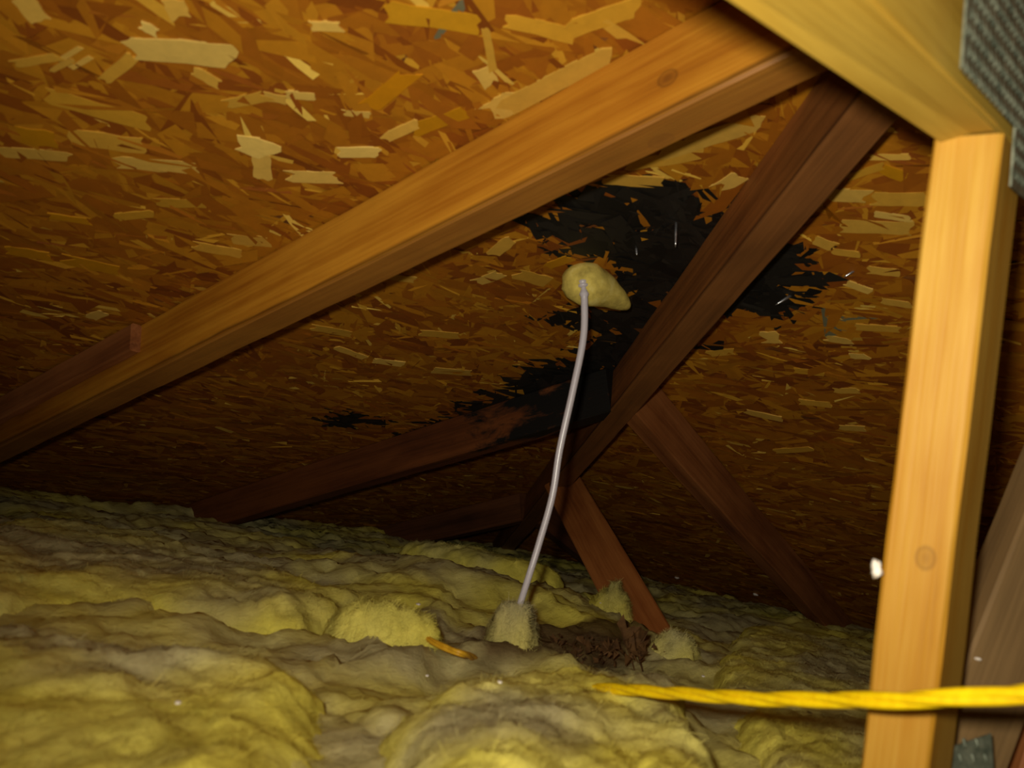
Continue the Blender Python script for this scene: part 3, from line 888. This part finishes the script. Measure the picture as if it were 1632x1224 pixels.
def blob(name, c, radii, axes, mat, seed, amp=0.12, freq=2.2, sub=4):
    bm = bmesh.new(); bmesh.ops.create_icosphere(bm, subdivisions=sub, radius=1.0)
    for v_ in bm.verts:
        d = v_.co.normalized()
        k = 1 + amp * float(fbm(np.array([d.x * freq + d.z * 1.3 + seed]), np.array([d.y * freq - d.z * 0.9 + seed * 2]), seed, 4, 0.6)[0]) * 1.6
        q = d * k
        v_.co = Vector(c) + axes[0] * q.x * radii[0] + axes[1] * q.y * radii[1] + axes[2] * q.z * radii[2]
    me = bpy.data.meshes.new(name); bm.to_mesh(me); bm.free()
    me.polygons.foreach_set('use_smooth', [True] * len(me.polygons))
    me.materials.append(mat)
    o = bpy.data.objects.new(name, me); COL.objects.link(o)
    return o


pa_, pb2 = Vector((-0.7580, -0.5334, 0.5938)), Vector((-0.6562, -0.5560, 0.5762))
prof = [(0.0, 0.004), (0.03, 0.013), (0.08, 0.020), (0.15, 0.0245), (0.24, 0.0265), (0.33, 0.026), (0.43, 0.0235), (0.54, 0.020), (0.65, 0.0165), (0.76, 0.0135), (0.87, 0.010), (0.95, 0.0065), (1.0, 0.002)]
plug = tube('foam_plug', [pa_.lerp(pb2, t_) + DOWN * (0.006 * math.exp(-((t_ - 0.2) / 0.2) ** 2)) for t_, _r in prof], [r_ for _t, r_ in prof], mf, 24)
for v_ in plug.data.vertices:
    q_ = v_.co
    k_ = 0.0022 * float(fbm(np.array([q_.x * 70 + q_.z * 40]), np.array([q_.y * 70 - q_.z * 50]), 9, 3, 0.6)[0])
    v_.co = q_ + Vector((k_, -k_, k_))
tag(plug, 'small rounded yellow foam plug with a tapering tail stuck to the mouldy roof boards', 'foam plug')

mr, rnt, rb_ = new_mat('yellow_rope', 0.4, 0.45)
rtc = node(rnt, 'ShaderNodeTexCoord')
rnt.links.new(ramp_n(rnt, noise_n(rnt, rtc.outputs['Object'], 200, 2), [(0.3, s2l((228, 186, 4))), (0.7, s2l((244, 210, 12)))]), rb_.inputs['Base Color'])


def rope(name, ctrl, r_big, label, parent_cat, pitch=0.15, taper=0.0, mat=mr):
    pts = spline(ctrl, 16)
    root = bpy.data.objects.new(name, None); COL.objects.link(root); root.location = pts[0]
    root.empty_display_size = 0.02
    bpy.context.view_layer.update()
    tag(root, label, parent_cat)
    s = 0.0; S = [0.0]
    for i in range(1, len(pts)):
        s += (pts[i] - pts[i - 1]).length; S.append(s)
    for k in range(3):
        hp, rr = [], []
        for i, p_ in enumerate(pts):
            t = (pts[min(i + 1, len(pts) - 1)] - pts[max(i - 1, 0)]).normalized()
            a_ = Vector((0, 0, 1)); a_ = (a_ - t * a_.dot(t)).normalized(); b_ = t.cross(a_)
            th = 2 * math.pi * (S[i] / pitch + k / 3)
            f = 1.0 if taper == 0 else min(1.0, 0.45 + S[i] / taper)
            hp.append(p_ + (a_ * math.cos(th) + b_ * math.sin(th)) * r_big * 0.44 * f); rr.append(r_big * 0.60 * f)
        st = tube('rope_strand', hp, rr, mat, 8)
        st.parent = root; st.matrix_parent_inverse = root.matrix_world.inverted()
    return root


rope('rope', [(-0.9248, -0.7447, 0.1886), (-0.9475, -0.7819, 0.1980), (-0.9917, -0.8662, 0.2198), (-1.0253, -0.9310, 0.2368), (-1.0538, -0.9861, 0.2534), (-1.0690, -1.0117, 0.2613), (-1.0797, -1.0364, 0.2695), (-1.0852, -1.0577, 0.2770), (-1.0908, -1.0773, 0.2841), (-1.0992, -1.1120, 0.2973), (-1.1092, -1.1572, 0.3117), (-1.10, -1.33, 0.24), (-1.04, -1.50, 0.19), (-0.98, -1.70, 0.165), (-0.93, -1.95, 0.12)], 0.0043,
     'twisted bright yellow rope stretched across the front of the upright post', 'rope', taper=0.12)
mo = bpy.data.materials.new('orange_cord'); mo.use_nodes = True
ob_ = mo.node_tree.nodes['Principled BSDF']; ob_.inputs['Roughness'].default_value = 0.5
otc = node(mo.node_tree, 'ShaderNodeTexCoord')
mo.node_tree.links.new(ramp_n(mo.node_tree, noise_n(mo.node_tree, otc.outputs['Object'], 120, 2), [(0.3, s2l((196, 142, 18))), (0.7, s2l((220, 170, 40)))]), ob_.inputs['Base Color'])
rope('rope_piece', [(-0.8628, -0.5043, 0.1742), (-0.8754, -0.5356, 0.1718), (-0.8789, -0.5625, 0.1712), (-0.8675, -0.5753, 0.1687), (-0.7767, -0.5223, 0.1472)], 0.0035,
     'short orange-yellow cord piece poking out of the wool beside the brown debris', 'rope', mat=mo)

# ------------------------------------------------------------------ dead leaves and crumbs in the hollow
ml, lnt, lb = new_mat('dead_leaf', 0.8, 0.2)
ltc = node(lnt, 'ShaderNodeTexCoord')
lnt.links.new(ramp_n(lnt, noise_n(lnt, ltc.outputs['Object'], 60, 4), [(0.3, s2l((58, 38, 20))), (0.7, s2l((112, 78, 42)))]), lb.inputs['Base Color'])


def leaf(c, size, yaw, lean, seed, label):
    r = np.random.default_rng(seed)
    out = []
    N = 18
    for k in range(N):
        a = 2 * math.pi * k / N
        rad = size * (0.62 + 0.38 * math.cos(a) ** 2) * (1.0 if k % 2 else 0.72) * r.uniform(0.8, 1.15)
        out.append((rad * math.cos(a), 0.55 * rad * math.sin(a)))
    Mx = Matrix.Translation(Vector(c)) @ Matrix.Rotation(yaw, 4, 'Z') @ Matrix.Rotation(lean, 4, 'Y')
    top, bot = [], []
    for (x, y) in [(0, 0)] + [(x * 0.5, y * 0.5) for x, y in out] + out:
        z = 6 * y * y / size + r.normal(0, size * 0.05)
        top.append(Mx @ Vector((x, y, z))); bot.append(Mx @ Vector((x, y, z - 0.0006)))
    nv = len(top)
    vs = top + bot; fs = []
    for s_, o_ in ((0, 0), (1, nv)):
        for k in range(N):
            k2 = (k + 1) % N
            f1 = (o_, o_ + 1 + k, o_ + 1 + k2); f2 = (o_ + 1 + k, o_ + 1 + N + k, o_ + 1 + N + k2, o_ + 1 + k2)
            fs += [f1, f2] if not s_ else [f1[::-1], f2[::-1]]
    for k in range(N):
        k2 = (k + 1) % N
        fs.append((1 + N + k, nv + 1 + N + k, nv + 1 + N + k2, 1 + N + k2))
    o = mesh_obj('dead_leaf', vs, fs, ml)
    rib = tube('midrib', [Mx @ Vector((size * t_, 0, 0.0008)) for t_ in (-0.85, -0.4, 0.1, 0.5, 0.8)], [0.0009, 0.0009, 0.0007, 0.0005, 0.0003], ml, 6)
    rib.parent = o
    stk = tube('stalk', [Mx @ Vector((size * t_, size * 0.1 * (t_ + 0.85), 0.001)) for t_ in (-0.85, -1.1, -1.35)], [0.0009, 0.0008, 0.0006], ml, 6)
    stk.parent = o
    return tag(o, label, 'leaf', 'dead leaves in the torn hollow')


leaf((-0.5865, -0.5806, 0.1805), 0.030, 2.3, -1.1, 1, 'upright dark brown leaf, tallest of the dead leaves')
leaf((-0.5848, -0.5977, 0.1787), 0.026, 0.9, -0.8, 2, 'ragged brown leaf farthest right, touching the cream lump')
leaf((-0.6218, -0.5838, 0.1700), 0.020, 0.1, -0.2, 3, 'flat brown leaf left of the upright dark leaf')
leaf((-0.6380, -0.5164, 0.1596), 0.014, 1.4, -0.7, 4, 'blackish curled leaf in the middle of the hollow')
leaf((-0.6767, -0.5007, 0.1520), 0.026, 0.4, -0.25, 5, 'reddish brown leaf lying below the cord end')
leaf((-0.6809, -0.4647, 0.1521), 0.026, -0.5, -0.4, 6, 'dull red-brown leaf nearest the orange cord piece')

cv, cf = [], []
rc = np.random.default_rng(77)
CA, CB = Vector((-0.6893, -0.4688, 0.1436)), Vector((-0.5992, -0.6108, 0.1734))
for k in range(200):
    t = rc.random()
    c = CA.lerp(CB, t) + Vector((rc.normal(0, 0.012), rc.normal(0, 0.012), rc.normal(0.002, 0.006)))
    sz = rc.uniform(0.001, 0.004)
    b0 = len(cv)
    for _ in range(4):
        cv.append(c + Vector(rc.normal(0, sz, 3)))
    cf += [(b0, b0 + 1, b0 + 2), (b0, b0 + 2, b0 + 3), (b0, b0 + 3, b0 + 1), (b0 + 1, b0 + 3, b0 + 2)]
crumbs = mesh_obj('debris_crumbs', cv, cf, ml)
tag(crumbs, 'scatter of dark brown leaf crumbs in the torn hollow of the wool', 'debris', kind='stuff')

# ------------------------------------------------------------------ small bright flecks and nails
mw, wnt, wb = new_mat('white_fleck', 0.7, 0.3)
wtc = node(wnt, 'ShaderNodeTexCoord')
wnt.links.new(ramp_n(wnt, noise_n(wnt, wtc.outputs['Object'], 150, 2), [(0.3, s2l((220, 206, 190))), (0.7, s2l((244, 236, 226)))]), wb.inputs['Base Color'])


def land(px_pt):
    """drop a point straight down onto the wool so it rests there"""
    return px_pt


def fleck(c, r, seed, label, name='fleck_or_glint'):
    o = blob(name, c, (r * 1.5, r, r * 0.5), (Vector((0.8, 0.6, 0)), Vector((-0.6, 0.8, 0)), Vector((0, 0, 1))), mw, seed, 0.35, 2.5, 2)
    return tag(o, label, 'fleck', 'white flecks')

dg = None


def drop(origin_px_dir, label, r, seed):
    """a fleck resting where the sight line o + t*d first meets a wool surface"""
    global dg
    if dg is None:
        bpy.context.view_layer.update(); dg = bpy.context.evaluated_depsgraph_get()
    hit, loc, nrm_, i_, ob, m_ = scene.ray_cast(dg, CAM, Vector(origin_px_dir) - CAM)
    if hit:
        fleck(loc + nrm_ * r * 0.3, r, seed, label)


for k, (pt, r, lab) in enumerate([
        ((-0.7944, -0.4317, 0.1865), 0.0030, 'tiny white fleck left of the yellow rolled edge'),
        ((-0.9415, -0.2295, 0.0286), 0.0018, 'tiny white fleck on the bottom left wool piece'),
        ((-0.7718, -0.4433, 0.1093), 0.0018, 'tiny white fleck at the left corner of the big front wool piece'),
        ((-0.7186, -0.5069, 0.1163), 0.0018, 'tiny white fleck on the big front wool piece, left of the rope end'),
        ((-0.5759, -0.6829, 0.1641), 0.0024, 'tiny white fleck on the front wool edge just above the rope'),
        ((-0.6658, -0.5894, 0.2252), 0.0018, 'tiny white fleck on the pale lump at the brace'),
        ((-0.6176, -0.6542, 0.2692), 0.0060, 'pale sliver standing in for a glint on the far wool right of the brace'),  # this and the next: glints near the eave, made as solid pale pieces
        ((-0.5581, -0.7233, 0.2668), 0.0070, 'pale sliver standing in for a glint on the far wool below the right-hand rafter'),
        ((-0.3856, -0.9196, 0.2388), 0.0022, 'white fleck on the grey diagonal timber'),
]):
    drop(pt, lab, r, 200 + k)
tuft = blob('fibre_tuft', Vector((-1.0329, -0.9928, 0.3228)), (0.0024, 0.0045, 0.003), (RIGHT, DOWN, FWD), mw, 41, 0.5, 3.0, 3)
tag(tuft, 'small white fibre tuft caught on the left edge of the upright post', 'fibre tuft')

mn, nnt, nb = new_mat('nail_steel', 0.3, 0.6)
nb.inputs['Metallic'].default_value = 0.9
ntc = node(nnt, 'ShaderNodeTexCoord')
nnt.links.new(ramp_n(nnt, noise_n(nnt, ntc.outputs['Object'], 300, 2), [(0.3, s2l((170, 170, 176))), (0.7, s2l((220, 220, 224)))]), nb.inputs['Base Color'])


def nail(pt, d, ln, r, label):
    a = Vector(pt); d = Vector(d).normalized()
    o = tube('roofing_nail', [a, a + d * ln * 0.5, a + d * ln * 0.8, a + d * ln], [r, r, r * 0.8, r * 0.1], mn, 8)
    return tag(o, label, 'nail', 'roofing nails through the boards')


nail((-0.5717, -0.7212, 0.6155), (-0.3, 0.55, -0.55), 0.022, 0.0018, 'bright steel nail tip in the black mould right of the hip')
nail((-0.7508, -0.6597, 0.6456), (0.0, -0.15, -1), 0.030, 0.0014, 'dull nail point hanging in the middle of the black mould')
nail((-0.6145, -0.8074, 0.6302), (-0.2, 0.55, -0.5), 0.014, 0.0013, 'nail tip in the boards right of the mould')
nail((-0.7336, -0.6025, 0.6261), (0.0, -0.3, -1), 0.012, 0.0013, 'nail tip above the foam plug, left part of the mould')
